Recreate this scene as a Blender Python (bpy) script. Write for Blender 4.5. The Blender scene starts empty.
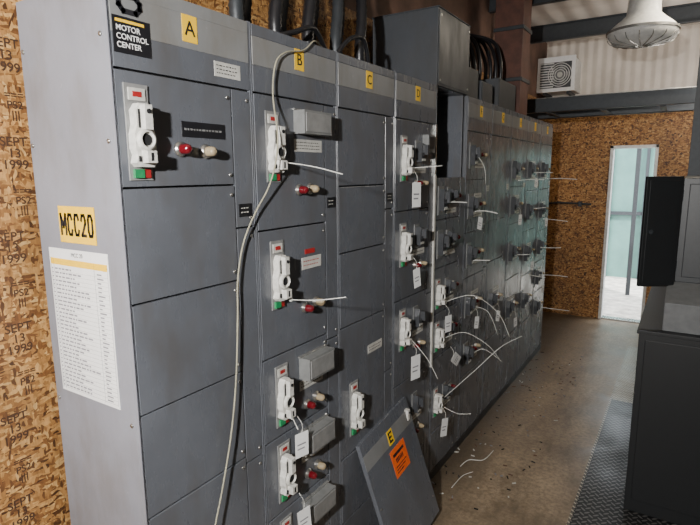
import bpy, random
from math import *
from mathutils import Matrix, Vector
random.seed(7)
SC=bpy.context.scene; COL=SC.collection
# ------------------------------------------------------------------ materials
class NT:
    def __init__(s,name):
        m=bpy.data.materials.new(name); m.use_nodes=True; s.m=m; s.t=m.node_tree; s.n=s.t.nodes
        s.b=s.n['Principled BSDF']; s.tc=None
    def co(s):
        if not s.tc: s.tc=s.n.new('ShaderNodeTexCoord')
        return s.tc.outputs['Object']
    def link(s,a,b): s.t.links.new(a,b)
    def mapping(s,scale=(1,1,1),rot=(0,0,0),loc=(0,0,0),vec=None):
        k=s.n.new('ShaderNodeMapping'); s.link(vec or s.co(),k.inputs[0]); k.inputs['Scale'].default_value=scale
        k.inputs['Rotation'].default_value=rot; k.inputs['Location'].default_value=loc; return k.outputs[0]
    def noise(s,scale,vec=None,detail=4,rough=.6,out='Fac'):
        k=s.n.new('ShaderNodeTexNoise'); s.link(vec or s.co(),k.inputs['Vector']); k.inputs['Scale'].default_value=scale
        k.inputs['Detail'].default_value=detail; k.inputs['Roughness'].default_value=rough; return k.outputs[out]
    def ramp(s,fac,stops):
        k=s.n.new('ShaderNodeValToRGB'); s.link(fac,k.inputs[0]); e=k.color_ramp.elements
        while len(e)<len(stops): e.new(.5)
        for i,(p,c) in enumerate(stops):
            e[i].position=p; e[i].color=(c,c,c,1) if not isinstance(c,tuple) else (*c,1)
        return k.outputs[0]
    def mix(s,f,a,b,mode='MIX'):
        k=s.n.new('ShaderNodeMix'); k.data_type='RGBA'; k.blend_type=mode
        for v,i in ((f,0),(a,6),(b,7)):
            if isinstance(v,(int,float)): k.inputs[i].default_value=v
            elif isinstance(v,tuple): k.inputs[i].default_value=(*v,1)
            else: s.link(v,k.inputs[i])
        return k.outputs[2]
    def math(s,op,a,b=None,c=None):
        k=s.n.new('ShaderNodeMath'); k.operation=op
        for i,v in enumerate((a,b,c)):
            if v is None: continue
            if isinstance(v,(int,float)): k.inputs[i].default_value=v
            else: s.link(v,k.inputs[i])
        return k.outputs[0]
    def bump(s,h,st=.3,d=.01):
        k=s.n.new('ShaderNodeBump'); k.inputs['Strength'].default_value=st; k.inputs['Distance'].default_value=d
        s.link(h,k.inputs['Height']); s.link(k.outputs[0],s.b.inputs['Normal'])
    def set(s,color=None,rough=None,metal=None):
        for key,v in (('Base Color',color),('Roughness',rough),('Metallic',metal)):
            if v is None: continue
            if isinstance(v,tuple): s.b.inputs[key].default_value=(*v,1)
            elif isinstance(v,(int,float)): s.b.inputs[key].default_value=v
            else: s.link(v,s.b.inputs[key])
        return s
def simple(name,c,rough=.5,metal=0,var=.15,sc=30):
    k=NT(name); n=k.noise(sc)
    lo=tuple(x*(1-var) for x in c); hi=tuple(min(1,x*(1+var)) for x in c)
    k.set(k.ramp(n,[(.3,lo),(.7,hi)]),rough,metal); return k.m
def paint(name,c,r0=.28,r1=.5):
    k=NT(name); n=k.noise(2.3,detail=7,rough=.65); n2=k.noise(45,detail=6,rough=.7); n3=k.noise(9,k.mapping((1,1,.35)),detail=5)
    base=k.ramp(n,[(.3,tuple(x*.80 for x in c)),(.7,tuple(x*1.12 for x in c))])
    col=k.mix(k.ramp(n2,[(.63,0.),(.71,.30)]),base,tuple(min(1,x*1.9+.02) for x in c))
    col=k.mix(k.ramp(n3,[(.46,0.),(.72,.50)]),col,tuple(x*.55*w for x,w in zip(c,(1.2,1,.75))))
    k.set(col,k.ramp(n3,[(.35,r0),(.75,r1)]),0); k.bump(k.noise(14),.03,.01); return k.m
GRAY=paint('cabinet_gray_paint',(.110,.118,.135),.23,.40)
GRAY2=paint('cabinet_gray_lit_side',(.215,.222,.255),.4,.55)  # lighter copy of the cabinet gray, brightness of the light-facing side in the colour
BOXG=paint('box_gray_paint',(.045,.050,.058),.4,.6)
STRIPE=paint('stripe_light_gray',(.200,.203,.202),.35,.5)
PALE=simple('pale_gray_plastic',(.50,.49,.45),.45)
WHITE=simple('handle_white',(.58,.57,.53),.35,0,.2,60)
PLATE=simple('handle_plate_gray',(.25,.25,.245),.45,.2)
COVER=simple('cover_gray',(.17,.173,.17),.4)
DESK=simple('desk_gray',(.11,.115,.118),.5)
DARK=simple('dark_gap',(.005,.005,.006),.8)
BLACK=simple('black_plastic',(.012,.012,.014),.35)
DKH=simple('dark_handle_gray',(.050,.053,.058),.35)
RED=simple('red_label',(.33,.02,.02),.4)
GREEN=simple('green_label',(.02,.22,.08),.4)
LRED=simple('red_lens',(.11,.005,.009),.12)
LCLR=simple('amber_lens',(.30,.24,.15),.12)
CHROME=simple('metal_ring',(.38,.37,.35),.3,.9)
YEL=simple('yellow_label',(.88,.54,.015),.5,0,.05)
ORG=simple('orange_label',(.85,.13,.02),.5,0,.08)
PAPER=simple('paper_white',(.78,.78,.77),.7,0,.04)
INK=simple('ink_dark',(.010,.010,.013),.6)
INKG=simple('ink_gray',(.22,.22,.24),.7)
STAMP=simple('stamp_ink',(.05,.022,.010),.8)
CORD=simple('beige_cord',(.30,.28,.20),.6)
TIE=simple('white_tie',(.62,.62,.58),.45,0,.05)
STEEL=simple('dark_steel',(.035,.040,.045),.5,.3)
LSTEEL=simple('trim_steel',(.42,.42,.40),.25,.7)
RWALL=simple('dark_wall_panel',(.02,.02,.021),.7)
BLKCAB=simple('black_cabinet_paint',(.004,.005,.006),.55)
DGCAB=simple('dark_gray_cabinet_paint',(.026,.029,.032),.45)
FRAME=simple('white_frame',(.62,.62,.60),.5)
WOOD=simple('red_brown_wood',(.085,.030,.018),.6,0,.35,12)
def osb(name,tint=(1,1,1)):
    k=NT(name)
    wob=k.mix(.035,k.co(),k.noise(9,detail=3,out='Color'),'ADD')
    def lay(rot,sc,seed):
        v=k.n.new('ShaderNodeTexVoronoi'); k.link(k.mapping(sc,rot,(seed,seed*.7,seed*1.3),wob),v.inputs['Vector']); v.inputs['Scale'].default_value=1
        sp=k.n.new('ShaderNodeSeparateColor'); k.link(v.outputs['Color'],sp.inputs[0]); return sp.outputs[0],sp.outputs[1]
    a,a2=lay((.5,.5,.6),(26,26,95),1.); b,b2=lay((-.6,-.5,-.7),(85,85,28),5.); c,c2=lay((.2,1.1,.3),(40,40,130),9.); d,d2=lay((1.9,.4,.9),(50,120,50),3.)
    st=[(0,(.07,.028,.010)),(.2,(.22,.095,.030)),(.5,(.42,.215,.072)),(.85,(.62,.36,.14)),(1,(.72,.48,.22))]
    col=k.mix(k.math('GREATER_THAN',a2,.5),k.ramp(a,st),k.ramp(b,st))
    col=k.mix(k.math('GREATER_THAN',c2,.55),col,k.ramp(c,st))
    col=k.mix(k.math('GREATER_THAN',d2,.7),col,k.ramp(d,st))
    fib=k.noise(140,k.mapping((1,1,.25)),detail=3)
    col=k.mix(1.,col,k.ramp(fib,[(.3,.7),(.7,1.12)]),'MULTIPLY')
    col=k.mix(1.,col,k.ramp(k.noise(2.,detail=3),[(.3,.6),(.75,1.1)]),'MULTIPLY')
    col=k.mix(1.,col,tint,'MULTIPLY')
    k.set(col,.6); k.bump(a,.3,.004); return k.m
OSB=osb('osb_board',(.92,.86,.74)); OSBF=osb('osb_board_far',(.9,.80,.64))
def plate(name,base,lo,rough,amp,metal=0.,sc=26.,raised=None,edge=False):
    k=NT(name)
    hs=[]
    for rot,off in ((pi/4,0.),(-pi/4,.5)):
        v=k.mapping((sc,sc,1),(0,0,0),(off,off,0)); f=k.n.new('ShaderNodeVectorMath'); f.operation='FRACTION'; k.link(v,f.inputs[0])
        r=k.n.new('ShaderNodeVectorRotate'); r.rotation_type='Z_AXIS'; r.inputs['Center'].default_value=(.5,.5,0); r.inputs['Angle'].default_value=rot; k.link(f.outputs[0],r.inputs[0])
        s=k.n.new('ShaderNodeSeparateXYZ'); k.link(r.outputs[0],s.inputs[0])
        x=k.math('MULTIPLY',k.math('SUBTRACT',s.outputs[0],.5),2.6); y=k.math('MULTIPLY',k.math('SUBTRACT',s.outputs[1],.5),7.5)
        d=k.math('ADD',k.math('MULTIPLY',x,x),k.math('MULTIPLY',y,y)); hs.append(k.math('LESS_THAN',d,1.))
    h=k.math('MAXIMUM',hs[0],hs[1])
    n=k.noise(1.8,detail=9,rough=.7); n2=k.noise(38,detail=6,rough=.7); n3=k.noise(5,k.mapping((1,.35,1)),detail=7,rough=.7)
    col=k.ramp(n,[(.35,lo),(.65,base)]); col=k.mix(k.ramp(n2,[(.42,0.),(.7,.7)]),col,tuple(x*.45 for x in lo))
    col=k.mix(k.ramp(n3,[(.47,0.),(.64,.65)]),col,tuple(x*.55 for x in lo))
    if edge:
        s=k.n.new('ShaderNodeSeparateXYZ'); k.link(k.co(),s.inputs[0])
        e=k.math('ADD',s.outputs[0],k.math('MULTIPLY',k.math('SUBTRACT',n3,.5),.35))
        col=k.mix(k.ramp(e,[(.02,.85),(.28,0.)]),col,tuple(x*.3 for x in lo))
    if raised: col=k.mix(k.math('MULTIPLY',h,.8),col,raised)
    k.set(col,k.ramp(n,[(.3,rough),(.75,rough+.3)]),metal); k.bump(h,amp,.004); return k.m
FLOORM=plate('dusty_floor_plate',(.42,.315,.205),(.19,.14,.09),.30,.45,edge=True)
MAT=plate('black_tread_mat',(.012,.012,.013),(.005,.005,.006),.28,.9,.3,22,(.17,.165,.155))
TREAD=plate('worn_tread_plate',(.24,.21,.17),(.08,.07,.06),.3,.8,.5,26,(.55,.49,.38))
def corr(name,c,freq,ax):
    k=NT(name); s=k.n.new('ShaderNodeSeparateXYZ'); k.link(k.co(),s.inputs[0])
    w=k.math('SINE',k.math('MULTIPLY',s.outputs[ax],freq))
    k.set(k.ramp(k.noise(3),[(.3,tuple(x*.75 for x in c)),(.7,c)]),.6); k.bump(w,.35,.02); return k.m
WALLW=corr('white_corrugated',(.70,.63,.55),60,0); CEILM=corr('ceiling_corrugated',(.68,.62,.55),30,0)
PLY=simple('brown_plywood',(.13,.068,.045),.7,0,.4,5)
TEAL=corr('teal_siding',(.10,.22,.19),22,0)
GRD=simple('pale_ground',(.50,.46,.40),.9,0,.4,8)
# ------------------------------------------------------------------ mesh builder
class MB:
    def __init__(s): s.v=[];s.f=[];s.mi=[];s.sm=[];s.ms=[]
    def m(s,mat):
        if mat not in s.ms: s.ms.append(mat)
        return s.ms.index(mat)
    def add(s,vs,fs,mat,smooth=False):
        o=len(s.v); s.v+= [tuple(v) for v in vs]; i=s.m(mat)
        for f in fs: s.f.append([o+a for a in f]); s.mi.append(i); s.sm.append(smooth)
    def box(s,x0,x1,y0,y1,z0,z1,mat,M=None):
        vs=[Vector((x,y,z)) for x in (x0,x1) for y in (y0,y1) for z in (z0,z1)]
        if M: vs=[M@v for v in vs]
        s.add(vs,[(0,1,3,2),(4,6,7,5),(0,4,5,1),(2,3,7,6),(0,2,6,4),(1,5,7,3)],mat)
    def prism(s,poly,x0,x1,mat):
        n=len(poly); vs=[(x0,a,b) for a,b in poly]+[(x1,a,b) for a,b in poly]
        s.add(vs,[tuple(range(n))[::-1],tuple(range(n,2*n))]+[(i,(i+1)%n,n+(i+1)%n,n+i) for i in range(n)],mat)
    def lathe(s,c,axis,prof,mat,seg=20,smooth=True):
        A=Vector(axis).normalized(); U=A.orthogonal().normalized(); W=A.cross(U); c=Vector(c); vs=[]
        for r,h in prof:
            for i in range(seg):
                t=2*pi*i/seg; vs.append(c+A*h+(U*cos(t)+W*sin(t))*r)
        fs=[]
        for j in range(len(prof)-1):
            for i in range(seg): fs.append((j*seg+i,j*seg+(i+1)%seg,(j+1)*seg+(i+1)%seg,(j+1)*seg+i))
        s.add(vs,fs,mat,smooth)
        s.add(vs[:seg],[tuple(range(seg))[::-1]],mat); s.add(vs[-seg:],[tuple(range(seg))],mat)
    def cyl(s,c,axis,r,h,mat,seg=18): s.lathe(c,axis,[(r,0),(r,h)],mat,seg)
    def tube(s,pts,r,mat,seg=8,sub=6,ridge=0):
        P=[Vector(p) for p in pts]; Q=[]
        for i in range(len(P)-1):
            a,b,c,d=P[max(i-1,0)],P[i],P[i+1],P[min(i+2,len(P)-1)]
            for k in range(sub):
                t=k/sub; Q.append(.5*((2*b)+(c-a)*t+(2*a-5*b+4*c-d)*t*t+(3*b-a-3*c+d)*t**3))
        Q.append(P[-1]); vs=[];N=None
        for i,q in enumerate(Q):
            T=(Q[min(i+1,len(Q)-1)]-Q[max(i-1,0)]).normalized()
            N=T.orthogonal() if N is None else N-T*N.dot(T); N.normalize(); B=T.cross(N)
            rr=r*(1+ridge*(i%2))
            for k in range(seg): a=2*pi*k/seg; vs.append(q+(N*cos(a)+B*sin(a))*rr)
        fs=[(i*seg+k,i*seg+(k+1)%seg,(i+1)*seg+(k+1)%seg,(i+1)*seg+k) for i in range(len(Q)-1) for k in range(seg)]
        fs+= [tuple(range(seg))[::-1],tuple(range(len(vs)-seg,len(vs)))]
        s.add(vs,fs,mat,True)
    def stroke(s,pts,org,U,V,N,su,sv,th,mat,d=.0006):
        org=Vector(org);U=Vector(U);V=Vector(V);N=Vector(N)
        for (a,b),(c,e) in zip(pts[:-1],pts[1:]):
            p=org+U*a*su+V*b*sv; q=org+U*c*su+V*e*sv; t=(q-p).normalized(); w=N.cross(t)*th/2; p=p-t*th*.4; q=q+t*th*.4
            vs=[p-w,p+w,q+w,q-w]; vs+= [v+N*d for v in vs]
            s.add(vs,[(0,1,2,3),(7,6,5,4),(0,4,5,1),(1,5,6,2),(2,6,7,3),(3,7,4,0)],mat)
    def out(s,name,parent=None,bevel=0,seg=2):
        me=bpy.data.meshes.new(name); me.from_pydata(s.v,[],s.f); me.update()
        for mt in s.ms: me.materials.append(mt)
        for p,i,sm in zip(me.polygons,s.mi,s.sm): p.material_index=i; p.use_smooth=sm
        o=bpy.data.objects.new(name,me); COL.objects.link(o)
        if parent: o.parent=parent
        if bevel:
            b=o.modifiers.new('bevel','BEVEL'); b.width=bevel; b.segments=seg; b.limit_method='ANGLE'; b.angle_limit=radians(50)
        return o
def empty(name,loc=(0,0,0)):
    e=bpy.data.objects.new(name,None); COL.objects.link(e); e.location=loc; e.empty_display_size=.1; return e
def text(name,body,size,loc,rot,mat,parent=None,align='CENTER',bold=0,spacing=1.):
    c=bpy.data.curves.new(name,'FONT'); c.body=body; c.size=size; c.align_x=align; c.align_y='CENTER'; c.offset=bold; c.space_line=spacing
    c.materials.append(mat); o=bpy.data.objects.new(name,c); COL.objects.link(o); o.location=loc; o.rotation_euler=rot
    if parent: o.parent=parent
    return o
RF=(pi/2,0,pi/2); RS=(pi/2,0,0)
GL={'M':[(0,0),(0,1),(.5,.35),(1,1),(1,0)],'C':[(1,.78),(.78,1),(.22,1),(0,.78),(0,.22),(.22,0),(.78,0),(1,.22)],
 '2':[(0,.75),(.22,1),(.78,1),(1,.78),(1,.6),(0,0),(1,0)],'0':[(.22,0),(0,.22),(0,.78),(.22,1),(.78,1),(1,.78),(1,.22),(.78,0),(.22,0)],
 '6':[(.9,1),(.3,1),(0,.7),(0,.2),(.2,0),(.8,0),(1,.2),(1,.4),(.8,.58),(0,.58)]}
# ------------------------------------------------------------------ parts for cabinets
def handle(m,y,z,h=.235):
    k=h/.235; w=.034
    m.box(0,.004,y-w,y+w,z-.118*k,z+.118*k,PLATE)
    m.box(.004,.007,y-.024,y+.024,z+.078*k,z+.108*k,PALE); m.box(.007,.008,y-.013,y+.013,z+.087*k,z+.100*k,RED)
    body=[(-.012,.07),(-.024,.052),(-.022,.02),(-.03,-.005),(-.03,-.04),(-.024,-.055),(-.03,-.075),(-.02,-.085),(.02,-.085),(.03,-.075),(.024,-.055),(.03,-.04),(.03,-.005),(.022,.02),(.024,.052),(.012,.07)]
    m.prism([(y+a,z+b*k) for a,b in body],.004,.030,WHITE)
    m.lathe((.030,y,z-.018*k),(1,0,0),[(.026,0),(.026,.008),(.019,.012),(.019,.004)],WHITE,20)
    m.cyl((.032,y,z-.018*k),(1,0,0),.014,.004,DARK)
    m.box(.030,.048,y-.011,y+.011,z+.006*k,z+.066*k,WHITE); m.box(.030,.032,y-.018,y-.013,z+.01*k,z+.055*k,DARK)
    m.box(.030,.032,y+.013,y+.018,z+.01*k,z+.055*k,DARK)
    m.cyl((.048,y,z+.05*k),(1,0,0),.006,.003,DARK,10)
    m.box(.030,.052,y-.014,y+.014,z-.075*k,z-.045*k,WHITE); m.box(.052,.0525,y-.004,y+.004,z-.07*k,z-.05*k,DARK)
    for sy in (-.024,.018): m.box(.030,.034,y+sy,y+sy+.006,z-.072*k,z-.058*k,DARK)
    m.box(.004,.012,y-.024,y+.004,z-.112*k,z-.09*k,GREEN); m.box(.004,.010,y+.006,y+.024,z-.112*k,z-.09*k,RED)
def dhandle(m,y,z,k=1.):
    m.box(0,.006,y-.042*k,y+.042*k,z-.09*k,z+.09*k,COVER)
    m.prism([(y+a*k,z+b*k) for a,b in [(-.03,-.065),(.03,-.065),(.036,-.02),(.03,.06),(-.02,.072),(-.036,.02)]],.006,.036,DKH)
    m.cyl((.036,y,z-.01),(1,0,0),.022*k,.010,BLACK); m.box(.036,.062,y-.010,y+.010,z-.012*k,z+.058*k,DKH)
    m.box(.036,.038,y-.02,y+.02,z-.056*k,z-.040*k,PALE)
def lamp(m,y,z,lens,r=.014):
    m.lathe((0,y,z),(1,0,0),[(r*1.45,0),(r*1.45,.006),(r*1.1,.010),(r*1.1,.014)],CHROME,18)
    m.lathe((.012,y,z),(1,0,0),[(r,0),(r,.018),(r*.8,.027),(r*.35,.031)],lens,18)
def cover(m,y0,y1,z0,z1,d=.05):
    m.box(0,d,y0,y1,z0,z1,COVER); m.box(d,d+.003,y0+.008,y1-.008,z0+.008,z1-.008,PLATE)
    m.box(0,.012,y0-.006,y1+.006,z1,z1+.006,LSTEEL)
def label(m,y0,y1,z0,z1,mat,ink=INK,lines=2):
    m.box(0,.002,y0,y1,z0,z1,mat); dz=(z1-z0)/(lines+1)
    for i in range(lines):
        zc=z1-dz*(i+1); xx=y0+.008
        while xx<y1-.02:
            w=random.uniform(.005,.012); m.box(.002,.0024,xx,xx+w,zc-dz*.13,zc+dz*.13,ink); xx+=w+.004
def tag(m,y,z,x=.06,w=.026,h=.075,tilt=0.):
    M=Matrix.Translation((x,y,z))@Matrix.Rotation(tilt,4,'X')@Matrix.Rotation(-.25,4,'Z')
    m.box(-.0006,.0006,-w,w,-h,0,PAPER,M); m.box(.0006,.0009,-w*.7,w*.6,-h*.5,-h*.44,INKG,M); m.box(.0006,.0009,-w*.7,w*.4,-h*.68,-h*.62,INKG,M)
    m.tube([(x,y,z-.006),(x,y+.004,z+.03),(x-.02,y,z+.06)],.0012,TIE,5,4)
W=.483; Y0=.80; H=2.33; DEP=.40; WW=.088; G=.0028
HS=2.122
cfg=[
 dict(L='A',s=[1.835,1.535,1.23,.925,.615,.31,.06]),
 dict(L='B',s=[1.68,1.23,.92,.615,.31,.06]),
 dict(L='C',s=[1.815,1.54,1.22,.62,.31,.06]),
 dict(L='D',s=[1.68,1.23,.78,.31,.06]),
 dict(L=None,s=[1.84,1.6,1.32,1.05,.78,.31,.06]),
 dict(L='F',s=[1.82,1.48,1.18,.80,.50,.06],d=[1.97,1.65,1.33,.99,.65]),
 dict(L='G',s=[1.52,1.22,.62,.06],d=[.92]),
 dict(L='H',s=[1.75,1.45,1.0,.5,.06],d=[1.88,1.60,1.22,.75]),
 dict(L='J',s=[1.7,1.35,.95,.5,.06],d=[1.88,1.52,1.15,.72]),
 dict(L='K',s=[1.7,1.3,1.0,.7,.3,.06],d=[1.88,1.5,1.15,.85,.55])]
RR=[]
for i,c in enumerate(cfg):
    ya=Y0+W*i+.001; yb=Y0+W*(i+1)-.001
    R=empty('motor_control_cabinet'); RR.append(R)
    b=MB(); t=.004
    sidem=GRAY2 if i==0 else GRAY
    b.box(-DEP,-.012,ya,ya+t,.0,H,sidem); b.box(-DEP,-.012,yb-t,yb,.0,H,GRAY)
    b.box(-DEP,-DEP+t,ya+t,yb-t,.0,H,GRAY); b.box(-DEP+t,-.012,ya+t,yb-t,H-t,H,GRAY)
    b.box(-.012,-.001,ya,yb,.0,.056,BLACK)
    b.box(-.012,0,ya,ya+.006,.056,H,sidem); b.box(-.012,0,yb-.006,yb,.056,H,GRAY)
    if i==4:
        b.box(-.016,-.013,ya+t,yb-t,.0,1.838,DARK); b.box(-DEP+t,-.016,ya+t,yb-t,1.82,1.825,DARK)
        b.box(-DEP+t,-DEP+.012,ya+.03,yb-.03,1.86,2.28,DARK)
        for q in range(3): b.box(-DEP+.012,-DEP+.05,ya+.08+.12*q,ya+.10+.12*q,1.86,2.28,BLACK)
        b.box(-.20,-.012,yb-.06,yb-.055,1.83,H-t,GRAY)
    else: b.box(-.016,-.013,ya+t,yb-t,.0,H-t,DARK)
    b.out('shell',R,.0015)
    d=MB(); x0,x1=-.012,0.; yl=ya+.008; yr=yb-.008; yw=yb-WW
    zt=HS
    if i!=4:
        d.box(x0,x1+.001,yl,yr,HS+G,2.205,GRAY); d.box(x0,x1+.0014,yl,yr,2.205,2.292,STRIPE); d.box(x0,x1+.001,yl,yr,2.292,H-.003,STRIPE if i==0 else GRAY)
        if i==0: d.box(.0005,.0022,.812,.918,2.158,2.243,BLACK)
    for q,z in enumerate(c['s']):
        if not (i==4 and q==0): d.box(x0,x1+random.uniform(-.0015,.0015),yl,yw-G,z+G,zt-G,GRAY)
        zt=z
    ws=[HS,1.70,.9,.06] if i%2==0 else [HS,1.2,.06]
    if i==4: ws=[1.84,.9,.06]
    for q in range(len(ws)-1): d.box(x0,x1-.001,yw+G,yr,ws[q+1]+G,ws[q]-G,GRAY)
    d.out('doors',R,.0022)
    h=MB()
    zt=HS
    for z in c['s']:
        if zt-z>.1 and not(i==4 and zt>2):
            for zz in (zt-.03,z+.03): h.lathe((0,yw-.018,zz),(1,0,0),[(.0055,0),(.0055,.003),(.003,.004)],CHROME,10)
        zt=z
    for q in range(len(ws)-1):
        for zz in (ws[q]-.03,ws[q+1]+.03): h.lathe((-.001,yr-.015,zz),(1,0,0),[(.0055,0),(.0055,.003),(.003,.004)],CHROME,10)
    if i==3: h.box(.0,.010,yb-.022,yb-.003,.75,1.85,PALE); h.box(.0,.008,yb-.018,yb-.003,1.85,HS,LSTEEL)  # pale lower trim paints in the tall bright highlight on the metal edge
    h.out('latches',R)
    p=MB(); g=MB()
    if c['L']:
        ym=ya+.245
        p.box(.0014,.0026,ym-.026,ym+.026,2.222,2.292,YEL); text('letter',c['L'],.054,(.0032,ym,2.256),RF,INK,R,bold=.0005)
    if i==0:
        handle(p,.862,1.972); label(p,1.0,1.16,1.97,2.012,BLACK,COVER,1)
        lamp(p,.99,1.936,LRED); lamp(p,1.08,1.932,LCLR)
        label(p,1.13,1.235,2.148,2.19,PALE,INK,3)
        label(p,yw+.012,yr-.012,1.735,1.775,BLACK,PALE,2)
        g.stroke(GL['6'],(.0026,.832,2.256),(0,1,0),(0,0,1),(1,0,0),.058,.062,.013,INK)
        text('title_text','MOTOR\nCONTROL\nCENTER',.0185,(.0032,.82,2.196),RF,PAPER,R,'LEFT',bold=.0003,spacing=1.05)
        p.box(.0022,.0028,.82,.90,2.229,2.236,YEL)
    if i==1:
        handle(p,1.375,1.955,.23); cover(p,1.49,1.655,2.005,2.085); label(p,1.49,1.655,1.945,1.988,PALE,INK,3); lamp(p,1.51,1.81,LRED); lamp(p,1.575,1.812,LCLR)
        handle(p,1.38,1.52,.24); label(p,1.52,1.64,1.515,1.56,PALE,RED,2); p.box(0,.002,1.54,1.60,1.572,1.59,RED); lamp(p,1.53,1.37,LRED); lamp(p,1.60,1.38,LCLR)
        handle(p,1.385,1.075,.23); cover(p,1.49,1.655,1.10,1.185); label(p,1.49,1.64,1.05,1.088,PALE,INK,2); lamp(p,1.53,.985,LRED); lamp(p,1.59,.995,LCLR)
        handle(p,1.385,.775,.23); cover(p,1.49,1.655,.80,.885); label(p,1.49,1.64,.75,.788,PALE,INK,2); lamp(p,1.53,.69,LRED); lamp(p,1.59,.70,LCLR)
        handle(p,1.385,.47,.23); cover(p,1.49,1.655,.50,.585); label(p,1.49,1.64,.45,.488,PALE,INK,2); lamp(p,1.53,.39,LRED)
        label(p,yw+.012,yr-.012,1.735,1.775,BLACK,PALE,2)
        tag(g,1.42,.93,.06,.030,.095); tag(g,1.42,.62,.06,.030,.095,.1)
    if i==2:
        handle(p,1.875,.83,.25); label(p,2.0,2.13,1.045,1.085,PALE,INK,2)
        label(p,yw+.012,yr-.012,1.735,1.775,BLACK,PALE,2)
    if i==3:
        for zz in (1.935,1.51,1.07,.58):
            handle(p,2.345,zz,.22); dhandle(p,2.50,zz+.03,.70); label(p,2.46,2.6,zz-.07,zz-.04,PALE,INK,1); lamp(p,2.48,zz-.12,LRED,.012); lamp(p,2.55,zz-.12,LCLR,.012)
        p.box(0,.035,2.56,2.64,1.97,2.06,COVER); p.box(.035,.037,2.57,2.63,1.99,2.05,BLACK)
        tag(g,2.37,1.82,.06,.032,.12); tag(g,2.38,1.39,.06,.026,.10,.2); tag(g,2.39,.93,.06,.036,.13)
    if i==4:
        for zz in (1.71,1.46,1.17,.91,.50):
            handle(p,2.80,zz,.18) if zz<1.2 else dhandle(p,2.81,zz,.9)
            dhandle(p,2.93,zz+.02,.6); lamp(p,3.03,zz+.02,LRED,.014); label(p,2.9,3.05,zz-.08,zz-.05,PALE,INK,1)
        tag(g,2.83,1.04,.06,.03,.1); tag(g,2.87,.78,.08,.032,.12,1.0); tag(g,2.82,.40,.06,.03,.11,-.2)
    if i>=5:
        for n_,zc in enumerate(c['d']):
            kk=1.0 if i>6 else .9
            dhandle(p,ya+.08,zc,kk); lamp(p,ya+.20,zc+.01,LRED,.014)
            lamp(p,ya+.28,zc+.01,LCLR,.013); label(p,ya+.16,ya+.32,zc-.075,zc-.045,PALE,INK,1)
            if (i+n_)%2==0: label(p,ya+.16,ya+.30,zc+.05,zc+.08,PALE,INK,1)
            if (i*7+n_)%2==0: tag(g,ya+.1,zc-.07,.07,.024,.08,random.uniform(-.4,.4))
        label(p,yw+.012,yr-.012,1.735,1.775,PALE,INK,2)
    p.out('devices',R,.0009,1)
    if g.v: g.out('paper_tags' if i else 'unit_numeral',R)
    if i==0:
        s=MB(); s.box(-.355,-.075,ya-.0025,ya-.0008,1.235,1.665,PAPER)
        yy=ya-.0030
        s.box(-.350,-.080,yy,ya-.0025,1.618,1.636,YEL)
        for r in range(31):
            zz=1.606-.0118*r
            s.box(-.347,-.341,yy,ya-.0025,zz-.0022,zz+.0022,INKG)
            xx=-.332; end=random.choice([-.22,-.2,-.24,-.17,-.25])
            while xx<end:
                w=random.uniform(.006,.022); s.box(xx,xx+w,yy,ya-.0025,zz-.0024,zz+.0024,INKG); xx+=w+.005
            s.box(-.128,-.128+random.uniform(.01,.03),yy,ya-.0025,zz-.002,zz+.002,INKG)
            s.box(-.35,-.08,yy,ya-.0025,zz-.0062,zz-.0058,COVER)
        for xx in (-.35,-.336,-.14,-.0805): s.box(xx,xx+.0008,yy,ya-.0025,1.242,1.636,INKG)
        s.out('directory_sheet',R)
        text('sheet_title','MCC 20',.016,(-.215,ya-.0034,1.650),RS,INK,R)
        s=MB(); s.box(-.287,-.118,ya-.0025,ya-.0008,1.685,1.785,YEL)
        for q,(ch,wd) in enumerate(zip('MCC20',(.023,.018,.018,.018,.018))):
            s.stroke(GL[ch],(-.276+.0315*q+(.003 if q else 0),ya-.0026,1.708),(1,0,0),(0,0,1),(0,-1,0),wd,.054,.0085,INK)
        s.out('warning_plate',R)
        s=MB()
        for zz in (2.2,1.95,1.2,.6):
            for xx in (-.385,-.03): s.lathe((xx,ya,zz),(0,-1,0),[(.006,0),(.006,.003),(.003,.004)],CHROME,10)
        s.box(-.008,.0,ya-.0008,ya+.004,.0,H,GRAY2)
        s.out('side_screws',R)
# ------------------------------------------------------------------ pull box and gear on top
R=empty('pull_box'); b=MB(); ya=2.735; yb=3.213
b.box(-DEP,-.002,ya,yb,H+.002,2.725,BOXG); b.box(-.002,.002,ya+.01,yb-.01,H+.012,2.715,BOXG); b.box(-DEP-.003,.004,ya-.003,yb+.003,2.725,2.731,BOXG); b.out('body',R,.002)
b=MB()
for yy in (ya+.03,yb-.03):
    for zz in (H+.03,2.69): b.cyl((.002,yy,zz),(1,0,0),.006,.004,CHROME,10)
b.out('screws',R)
b=MB()
for q in range(9):
    y=1.40+q*.10; x=-.16-.06*(q%2); r=.024
    b.lathe((x,y,H+.001),(0,0,1),[(r*1.5,0),(r*1.5,.03),(r*1.15,.035),(r*1.15,.05)],STEEL,14)
    b.tube([(x,y,H+.04),(x,y,H+.12),(x-.02,y+.05,H+.25),(x-.07,y+.12,H+.45),(x-.12,y+.15,H+.9),(x-.15,y+.2,3.4)],r,BLACK if q%3 else STEEL,10,9,.12)
b.tube([(-.10,1.50,H+.01),(-.09,1.62,H+.05),(-.09,1.74,H+.09),(-.12,1.85,H+.05),(-.13,1.9,H+.012)],.010,BLACK,8)
b.tube([(-.10,1.9,H+.01),(-.09,2.0,H+.10),(-.09,2.12,H+.12),(-.11,2.2,H+.012)],.010,BLACK,8)
b.out('conduit_bundle')
R=empty('junction_boxes'); b=MB()
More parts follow.
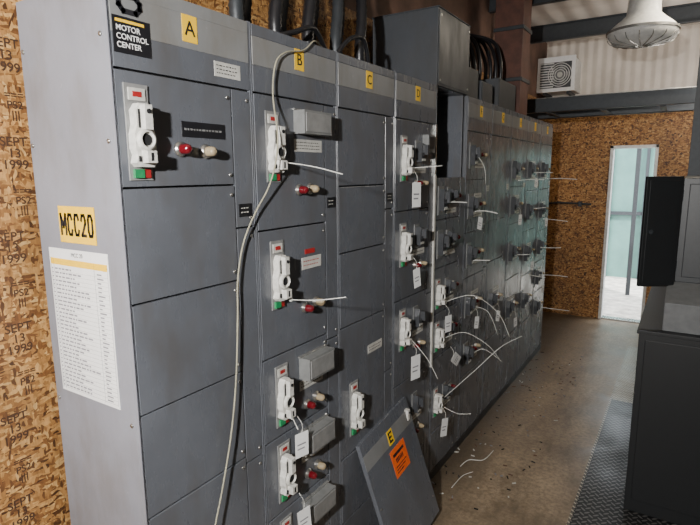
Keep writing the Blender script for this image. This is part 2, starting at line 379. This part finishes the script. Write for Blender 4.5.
for (y0,y1,hh,xx) in ((3.28,3.55,.20,-.30),(3.62,3.86,.15,-.26),(4.0,4.45,.22,-.32)):
    b.box(xx,-.06,y0,y1,H+.002,H+hh,BOXG); b.box(-.06,-.055,y0+.01,y1-.01,H+.012,H+hh-.01,STEEL)
    for q in range(4): b.tube([(-.12-.04*q,(y0+y1)/2,H+hh),(-.12-.04*q,(y0+y1)/2,H+hh+.15),(-.2-.04*q,(y0+y1)/2+.05,H+hh+.32),(-.40,(y0+y1)/2+.06+.04*q,H+hh+.4)],.014,BLACK,8)
b.out('boxes',R,.002)
b=MB(); b.box(-.27,-.04,4.52,4.76,H+.003,ZT:=3.44,WOOD)
for z in (2.6,3.0): b.box(-.28,-.03,4.51,4.77,z,z+.03,STEEL)
b.out('wooden_post',None,.004)
# ------------------------------------------------------------------ leaning header panel
R=empty('removed_cover_panel')
pw,ph=.49,.67
bot=Vector((.195,1.955,.004)); top=Vector((.020,1.885,.64)); up=(top-bot).normalized(); along=Vector((.012,1,0)).normalized(); along=(along-up*along.dot(up)).normalized(); nrm=along.cross(up)
M=Matrix.Translation(bot)@Matrix((( nrm.x,along.x,up.x,0),(nrm.y,along.y,up.y,0),(nrm.z,along.z,up.z,0),(0,0,0,1)))
b=MB(); b.box(0,.003,0,pw,0,ph,GRAY,M)
for a in ((0,.004,0,ph),(pw-.004,pw,0,ph)): b.box(-.018,0,a[0],a[1],a[2],a[3],GRAY,M)
b.box(-.018,0,0,pw,ph-.004,ph,GRAY,M); b.box(.003,.0036,0,pw,ph-.135,ph-.06,STRIPE,M)
b.box(.0036,.0045,pw*.46,pw*.46+.052,ph-.135,ph-.062,YEL,M)
b.box(.003,.0042,pw*.42,pw*.42+.15,ph-.30,ph-.16,ORG,M)
for q in range(3): b.box(.0042,.0046,pw*.42+.02,pw*.42+.13-.02*q,ph-.255-.014*q,ph-.25-.014*q,INK,M)
b.box(.0042,.0046,pw*.42+.02,pw*.42+.13,ph-.20,ph-.185,INK,M)
for k in range(6): b.box(.0042,.0046,pw*.42+.035+.013*k,pw*.42+.043+.013*k,ph-.235,ph-.212,INK,M)
for q in (.15,.5): 
    b.lathe(M@Vector((.003,.02,ph*q)),nrm,[(.005,0),(.005,.002)],CHROME,10); b.lathe(M@Vector((.003,pw-.02,ph*q)),nrm,[(.005,0),(.005,.002)],CHROME,10)
b.out('panel',R,.001,1)
b=MB(); b.stroke([(1,1),(0,1),(0,0),(1,0)],M@Vector((.0050,pw*.46+.014,ph-.120)),along,up,nrm,.024,.044,.009,INK)
b.stroke([(0,.5),(.8,.5)],M@Vector((.0050,pw*.46+.014,ph-.120)),along,up,nrm,.024,.044,.009,INK); b.out('letter',R)
# ------------------------------------------------------------------ cord and ties
b=MB()
b.tube([(-.05,1.76,H+.006),(-.03,1.70,H+.012),(.0,1.64,H+.008),(.010,1.60,H+.0),(.012,1.54,2.29),(.014,1.44,2.265),(.016,1.385,2.22),(.018,1.365,2.12),(.058,1.335,1.99),(.058,1.32,1.90),(.032,1.31,1.82),(.02,1.255,1.74),(.014,1.205,1.65),(.014,1.175,1.54),(.016,1.165,1.42),(.018,1.145,1.23),(.022,1.11,1.06),(.025,1.06,.90),(.03,1.00,.74),(.04,.94,.52),(.07,.91,.28),(.13,.92,.08),(.2,.98,.012),(.35,1.1,.009),(.3,1.35,.009),(.18,1.3,.009)],.0028,CORD,8,8)
b.out('power_cord')
TM=[MB() for _ in range(10)]
def tie(p,e,sag=0.,r=.0018):
    k=TM[max(0,min(9,int((p[1]-Y0)/W)))]
    p=Vector(p);e=Vector(e); mid=(p+e)/2+Vector((0,0,-sag)); k.tube([p,mid,e],r,TIE,6,6)
    k.box(p.x-.004,p.x+.004,p.y-.004,p.y+.004,p.z-.005,p.z+.005,TIE)
tie((.035,1.40,1.905),(.25,1.42,1.865),-.005); tie((.035,1.41,1.43),(.26,1.42,1.465),.006)
tie((.035,1.40,.99),(.06,1.40,.95)); tie((.035,2.37,1.89),(.17,2.42,1.90))
for (y,z,l) in ((2.83,1.70,.12),(3.3,1.62,.14),(4.3,1.80,.20),(4.75,1.55,.12),(5.25,1.80,.28),(5.25,1.42,.22),(5.2,1.15,.18),(5.2,.88,.26),(5.25,.55,.28),(4.8,.95,.14),(4.3,1.2,.12),(3.3,1.3,.10),(4.78,1.86,.16)):
    tie((.04,y,z),(.04+l,y+random.uniform(-.03,.03),z+random.uniform(-.015,.015)),random.uniform(-.008,.006),.0032)
def arc(pts,k=4): TM[k].tube(pts,.0018,TIE,6,8)
arc([(.04,2.84,1.12),(.18,2.9,1.16),(.30,3.0,1.05),(.36,3.05,.90)])
arc([(.04,2.84,.90),(.14,2.9,.93),(.25,3.0,.84),(.30,3.1,.72)])
arc([(.04,2.84,.52),(.2,2.9,.70),(.33,2.98,.85),(.42,3.1,.90)])
arc([(.04,2.84,.46),(.12,2.86,.43),(.20,2.88,.44)])
arc([(.04,3.3,.99),(.14,3.32,.96),(.20,3.36,.80)],5); arc([(.04,3.3,.65),(.12,3.32,.70),(.24,3.36,.62)],5); arc([(.04,3.3,1.97),(.08,3.32,1.90),(.09,3.33,1.80)],5)
arc([(.04,2.37,1.02),(.12,2.4,.92),(.16,2.45,.80)],3)
for q in range(10):
    if TM[q].v: TM[q].out('cable_ties',RR[q])
# floor debris
b=MB()
for q in range(150):
    x=random.uniform(.03,.62)**1.4; y=random.uniform(2.6,5.6); a=random.uniform(0,pi); l=random.uniform(.005,.032)
    M2=Matrix.Translation((x,y,.003))@Matrix.Rotation(a,4,'Z'); b.box(-l/2,l/2,-.003,.003,-.002,.003,random.choice([PALE,INKG,PLY,BLACK,INKG,PLY,DARK]),M2)
b.tube([(.1,3.0,.006),(.12,3.1,.006),(.2,3.15,.006),(.22,3.3,.006)],.003,TIE,6)
b.tube([(.14,2.75,.006),(.15,2.9,.006),(.19,2.98,.006)],.0025,TIE,6)
b.out('floor_debris')
# ------------------------------------------------------------------ room
def room(name,*boxes,bev=0):
    b=MB()
    for bx in boxes: b.box(*bx)
    return b.out(name,None,bev)
XL=-.46; YF=7.23; XR=2.4; YB=-2.6; ZC=3.45
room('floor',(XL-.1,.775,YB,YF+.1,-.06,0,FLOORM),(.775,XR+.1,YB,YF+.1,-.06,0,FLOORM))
room('tread_plate',(.785,XR-.05,.5,6.2,0.0005,.006,TREAD))
room('rubber_mat',(.80,1.9,.8,4.6,.0065,.014,MAT))
room('wall_left',(XL-.1,XL,YB,YF+.1,0,2.75,OSB),(XL-.1,XL,YB,YF+.1,2.75,ZC,PLY))
for k,(y,z) in enumerate(((.79,2.20),(.785,1.93),(.75,1.66),(.74,1.39),(.70,1.12),(.69,.85))):
    text('wall_stamp','SEPT\n13\n1999',.036,(XL+.0008,y,z),RF,STAMP,bpy.data.objects['wall_left'],spacing=.9,bold=.0006)
    text('wall_stamp','===\nPS2\n|||',.030,(XL+.0008,y+.01,z-.135),RF,STAMP,bpy.data.objects['wall_left'],spacing=.9,bold=.0006)
room('wall_right',(XR,XR+.1,YB,YF+.1,0,ZC,RWALL))
room('wall_back',(XL,XR,YB-.1,YB,0,ZC,RWALL))
DX0,DX1,DZ=.35,.86,2.17
room('wall_far',(XL,DX0,YF,YF+.1,0,2.72,OSBF),(DX1,XR,YF,YF+.1,0,2.72,OSBF),(DX0,DX1,YF,YF+.1,DZ,2.72,OSBF),(XL,XR,YF,YF+.1,2.72,ZC,WALLW))
room('ceiling',(XL-.1,XR+.1,YB,YF+.1,ZC,ZC+.08,CEILM))
room('door_frame',(DX0,DX0+.035,YF-.02,YF+.12,0,DZ,FRAME),(DX1-.035,DX1,YF-.02,YF+.12,0,DZ,FRAME),(DX0,DX1,YF-.02,YF+.12,DZ-.035,DZ,FRAME),(DX0+.035,DX1-.035,YF,YF+.12,0.0,.02,LSTEEL),bev=.003)
room('trim_far',(XL,XR,YF-.012,YF-.001,2.69,2.75,STEEL))
b=MB(); b.tube([(-.44,7.19,1.45),(-.2,7.19,1.47),(.18,7.19,1.46)],.012,STEEL,8)
for x in (-.35,.05): b.box(x-.02,x+.02,7.17,7.229,1.43,1.49,STEEL)
b.out('wall_conduit')
room('exterior_ground',(-8,10,YF+.12,16,-.12,-.03,GRD))
b=MB(); b.box(-5,8,10.5,10.6,-.03,2.3,TEAL)
for x in range(-5,9): b.box(x*.55,x*.55+.05,10.42,10.5,-.03,2.35,STEEL)
b.box(-5,8,10.44,10.5,1.1,1.16,STEEL); b.out('exterior_fence')
b=MB(); b.box(.50,.56,9.0,9.06,-.03,3.4,STEEL); b.box(-1.4,3.2,9.0,9.05,2.25,2.33,STEEL); b.box(-.4,-.34,9,9.06,-.03,3.4,STEEL); b.out('exterior_canopy_frame')
# steel beam + column
b=MB()
yb_=5.75
b.box(XL,1.25,yb_,yb_+.008,2.46,2.60,STEEL); b.box(XL,1.25,yb_-.05,yb_+.008,2.592,2.60,LSTEEL); b.box(XL,1.25,yb_-.05,yb_+.008,2.46,2.468,STEEL)
b.box(XL,1.25,yb_+.45,yb_+.458,2.44,2.60,STEEL); b.box(XL,1.25,yb_+.45,yb_+.51,2.44,2.448,STEEL)
for x in (-.1,.4,.9): b.box(x,x+.05,yb_,yb_+.45,2.45,2.46,STEEL)
b.out('steel_channel_beam',None,.002)
b=MB(); cx,cy=1.17,5.2
b.box(cx,cx+.15,cy,cy+.012,0,ZC,STEEL); b.box(cx,cx+.15,cy+.14,cy+.152,0,ZC,STEEL); b.box(cx+.07,cx+.08,cy+.012,cy+.14,0,ZC,STEEL); b.out('steel_column',None,.002)
b=MB()
for y in (3.6,4.9,6.3):
    b.box(XL,XR,y,y+.06,ZC-.012,ZC-.001,STEEL); b.box(XL,XR,y+.026,y+.034,ZC-.16,ZC-.012,STEEL); b.box(XL,XR,y,y+.06,ZC-.172,ZC-.16,STEEL)
b.out('roof_beams',None,.002)
b=MB()
for q,(x,r) in enumerate(((-.38,.03),(-.30,.022))):
    b.tube([(x,5.05+.3*q,ZC-.001),(x,5.05+.3*q,3.1),(x+.02,5.0+.3*q,2.95),(x,4.95+.3*q,2.8),(x,4.95+.3*q,H+.003)],r,[STEEL,COVER][q],10,6,.05)
b.out('overhead_pipes')
# AC
R=empty('wall_air_conditioner'); b=MB(); x0,x1,z0,z1=-.445,-.045,2.81,3.18; ya=6.80
b.box(x0,x1,ya,YF-.002,z0,z1,FRAME); b.box(x0-.010,x1+.012,ya-.03,ya,z0-.012,z1+.012,PAPER); b.box(x0+.025,x1-.025,ya-.032,ya-.028,z0+.03,z1-.05,DKH)
for q in range(10): b.box(x0+.025,x1-.22 ,ya-.042,ya-.032,z0+.04+.029*q,z0+.053+.029*q,FRAME)
cx,cz=x1-.15,(z0+z1)/2-.01
for rr in (.13,.105,.08,.055): 
    b.tube([(cx+rr*cos(t*pi/8),ya-.045,cz+rr*sin(t*pi/8)) for t in range(17)],.005,FRAME,6,2)
for q in range(5):
    a=q*2*pi/5; M2=Matrix.Translation((cx,ya-.036,cz))@Matrix.Rotation(a,4,'Y'); b.box(.02,.11,-.004,.004,-.03,.03,COVER,M2)
b.cyl((cx,ya-.032,cz),(0,-1,0),.03,.02,PALE)
for x in (x0+.05,x1-.08): b.box(x,x+.03,ya+.02,YF-.002,z0-.04,z0-.001,STEEL)
b.out('body',R,.003)
# high bay lamp
R=empty('high_bay_lamp'); b=MB(); c=(.75,5.25,2.90)
b.lathe(c,(0,0,1),[(.02,0),(.13,.01),(.22,.035),(.26,.08),(.27,.11),(.27,.125),(.25,.14),(.22,.17),(.17,.21),(.13,.25),(.12,.38),(.09,.42)],FRAME,32)
b.out('reflector',R)
b=MB(); b.lathe((c[0],c[1],c[2]+.42),(0,0,1),[(.012,0),(.012,.125)],STEEL,10); b.lathe((c[0],c[1],c[2]+.105),(0,0,1),[(.276,0),(.276,.020)],LSTEEL,32)
for q in range(16):
    a=q*pi/8; b.tube([(c[0]+.265*cos(a),c[1]+.265*sin(a),c[2]+.075),(c[0]+.22*cos(a),c[1]+.22*sin(a),c[2]+.030),(c[0]+.03*cos(a),c[1]+.03*sin(a),c[2]-.004)],.004,LSTEEL,6,4)
b.out('stem_and_rim',R)
# right-hand control cabinet
R=empty('control_cabinet'); b=MB(); ya=3.05
b.box(1.03,1.95,ya,4.9,.016,1.03,BLKCAB); b.box(1.02,1.96,ya-.01,4.91,1.03,1.05,BLKCAB)
b.box(1.06,1.9,ya-.006,ya,.09,1.0,BLKCAB)
b.out('base_body',R,.006)
b=MB(); b.box(1.13,1.95,ya+.04,4.85,1.05,1.20,DESK); b.prism([(ya+.04,1.2),(ya+.28,1.27),(4.85,1.27),(4.85,1.2)],1.13,1.95,COVER); b.out('desk_section',R,.004)
b=MB(); b.box(1.16,1.95,ya+.28,4.85,1.27,1.83,DGCAB); b.box(1.19,1.92,ya+.272,ya+.28,1.30,1.80,DGCAB)
for z in (1.36,1.74): b.box(1.15,1.165,ya+.262,ya+.28,z-.03,z+.03,STEEL)
b.out('upper_body',R,.004)
b=MB(); M2=Matrix.Translation((1.15,ya+.26,0))@Matrix.Rotation(.55,4,'Z')
b.box(-.19,0,-.022,0,1.25,1.84,BLKCAB,M2); b.box(-.175,-.015,-.026,-.022,1.27,1.82,BLKCAB,M2); b.cyl(M2@Vector((-.16,-.026,1.55)),M2.to_3x3()@Vector((0,-1,0)),.012,.02,STEEL); b.out('open_door',R,.003)
# ------------------------------------------------------------------ lights, world
def area(name,loc,tgt,size,e,col=(1,1,1),sy=None):
    l=bpy.data.lights.new(name,'AREA'); l.energy=e; l.size=size; l.color=col
    if sy: l.shape='RECTANGLE'; l.size_y=sy
    o=bpy.data.objects.new(name,l); COL.objects.link(o); o.location=loc; o.rotation_euler=(Vector(tgt)-Vector(loc)).to_track_quat('-Z','Y').to_euler(); return o
area('work_light',(.92,-.85,2.2),(0,1.9,1.25),.07,145,(1,.98,.95))
area('ceiling_light',(1.2,5.0,3.25),(.4,5.0,0),.4,17,(1,.88,.70))
area('far_ceiling_fill',(1.6,5.7,2.5),(.6,6.9,3.4),.5,21,(1,.93,.86))  # added fill without a fixture, brightens the far ceiling like daylight through roof panels
s=bpy.data.lights.new('sun','SUN'); s.energy=12; s.angle=.02; o=bpy.data.objects.new('sun',s); COL.objects.link(o); o.rotation_euler=Vector((-.5,.45,-.75)).to_track_quat('-Z','Y').to_euler()
w=bpy.data.worlds.new('World'); SC.world=w; w.use_nodes=True
bg=w.node_tree.nodes['Background']; bg.inputs[1].default_value=8; bg.inputs[0].default_value=(.86,.92,1,1)
# ------------------------------------------------------------------ camera
cam=bpy.data.cameras.new('camera'); cam.sensor_width=36; cam.lens=36*526/700; cam.clip_start=.05
o=bpy.data.objects.new('camera',cam); COL.objects.link(o); SC.camera=o
o.matrix_world=Matrix.Translation((1.18,0,1.87))@Matrix.Rotation(radians(32.5),4,'Z')@Matrix.Rotation(radians(90-9.7),4,'X')@Matrix.Rotation(radians(-.38),4,'Z')
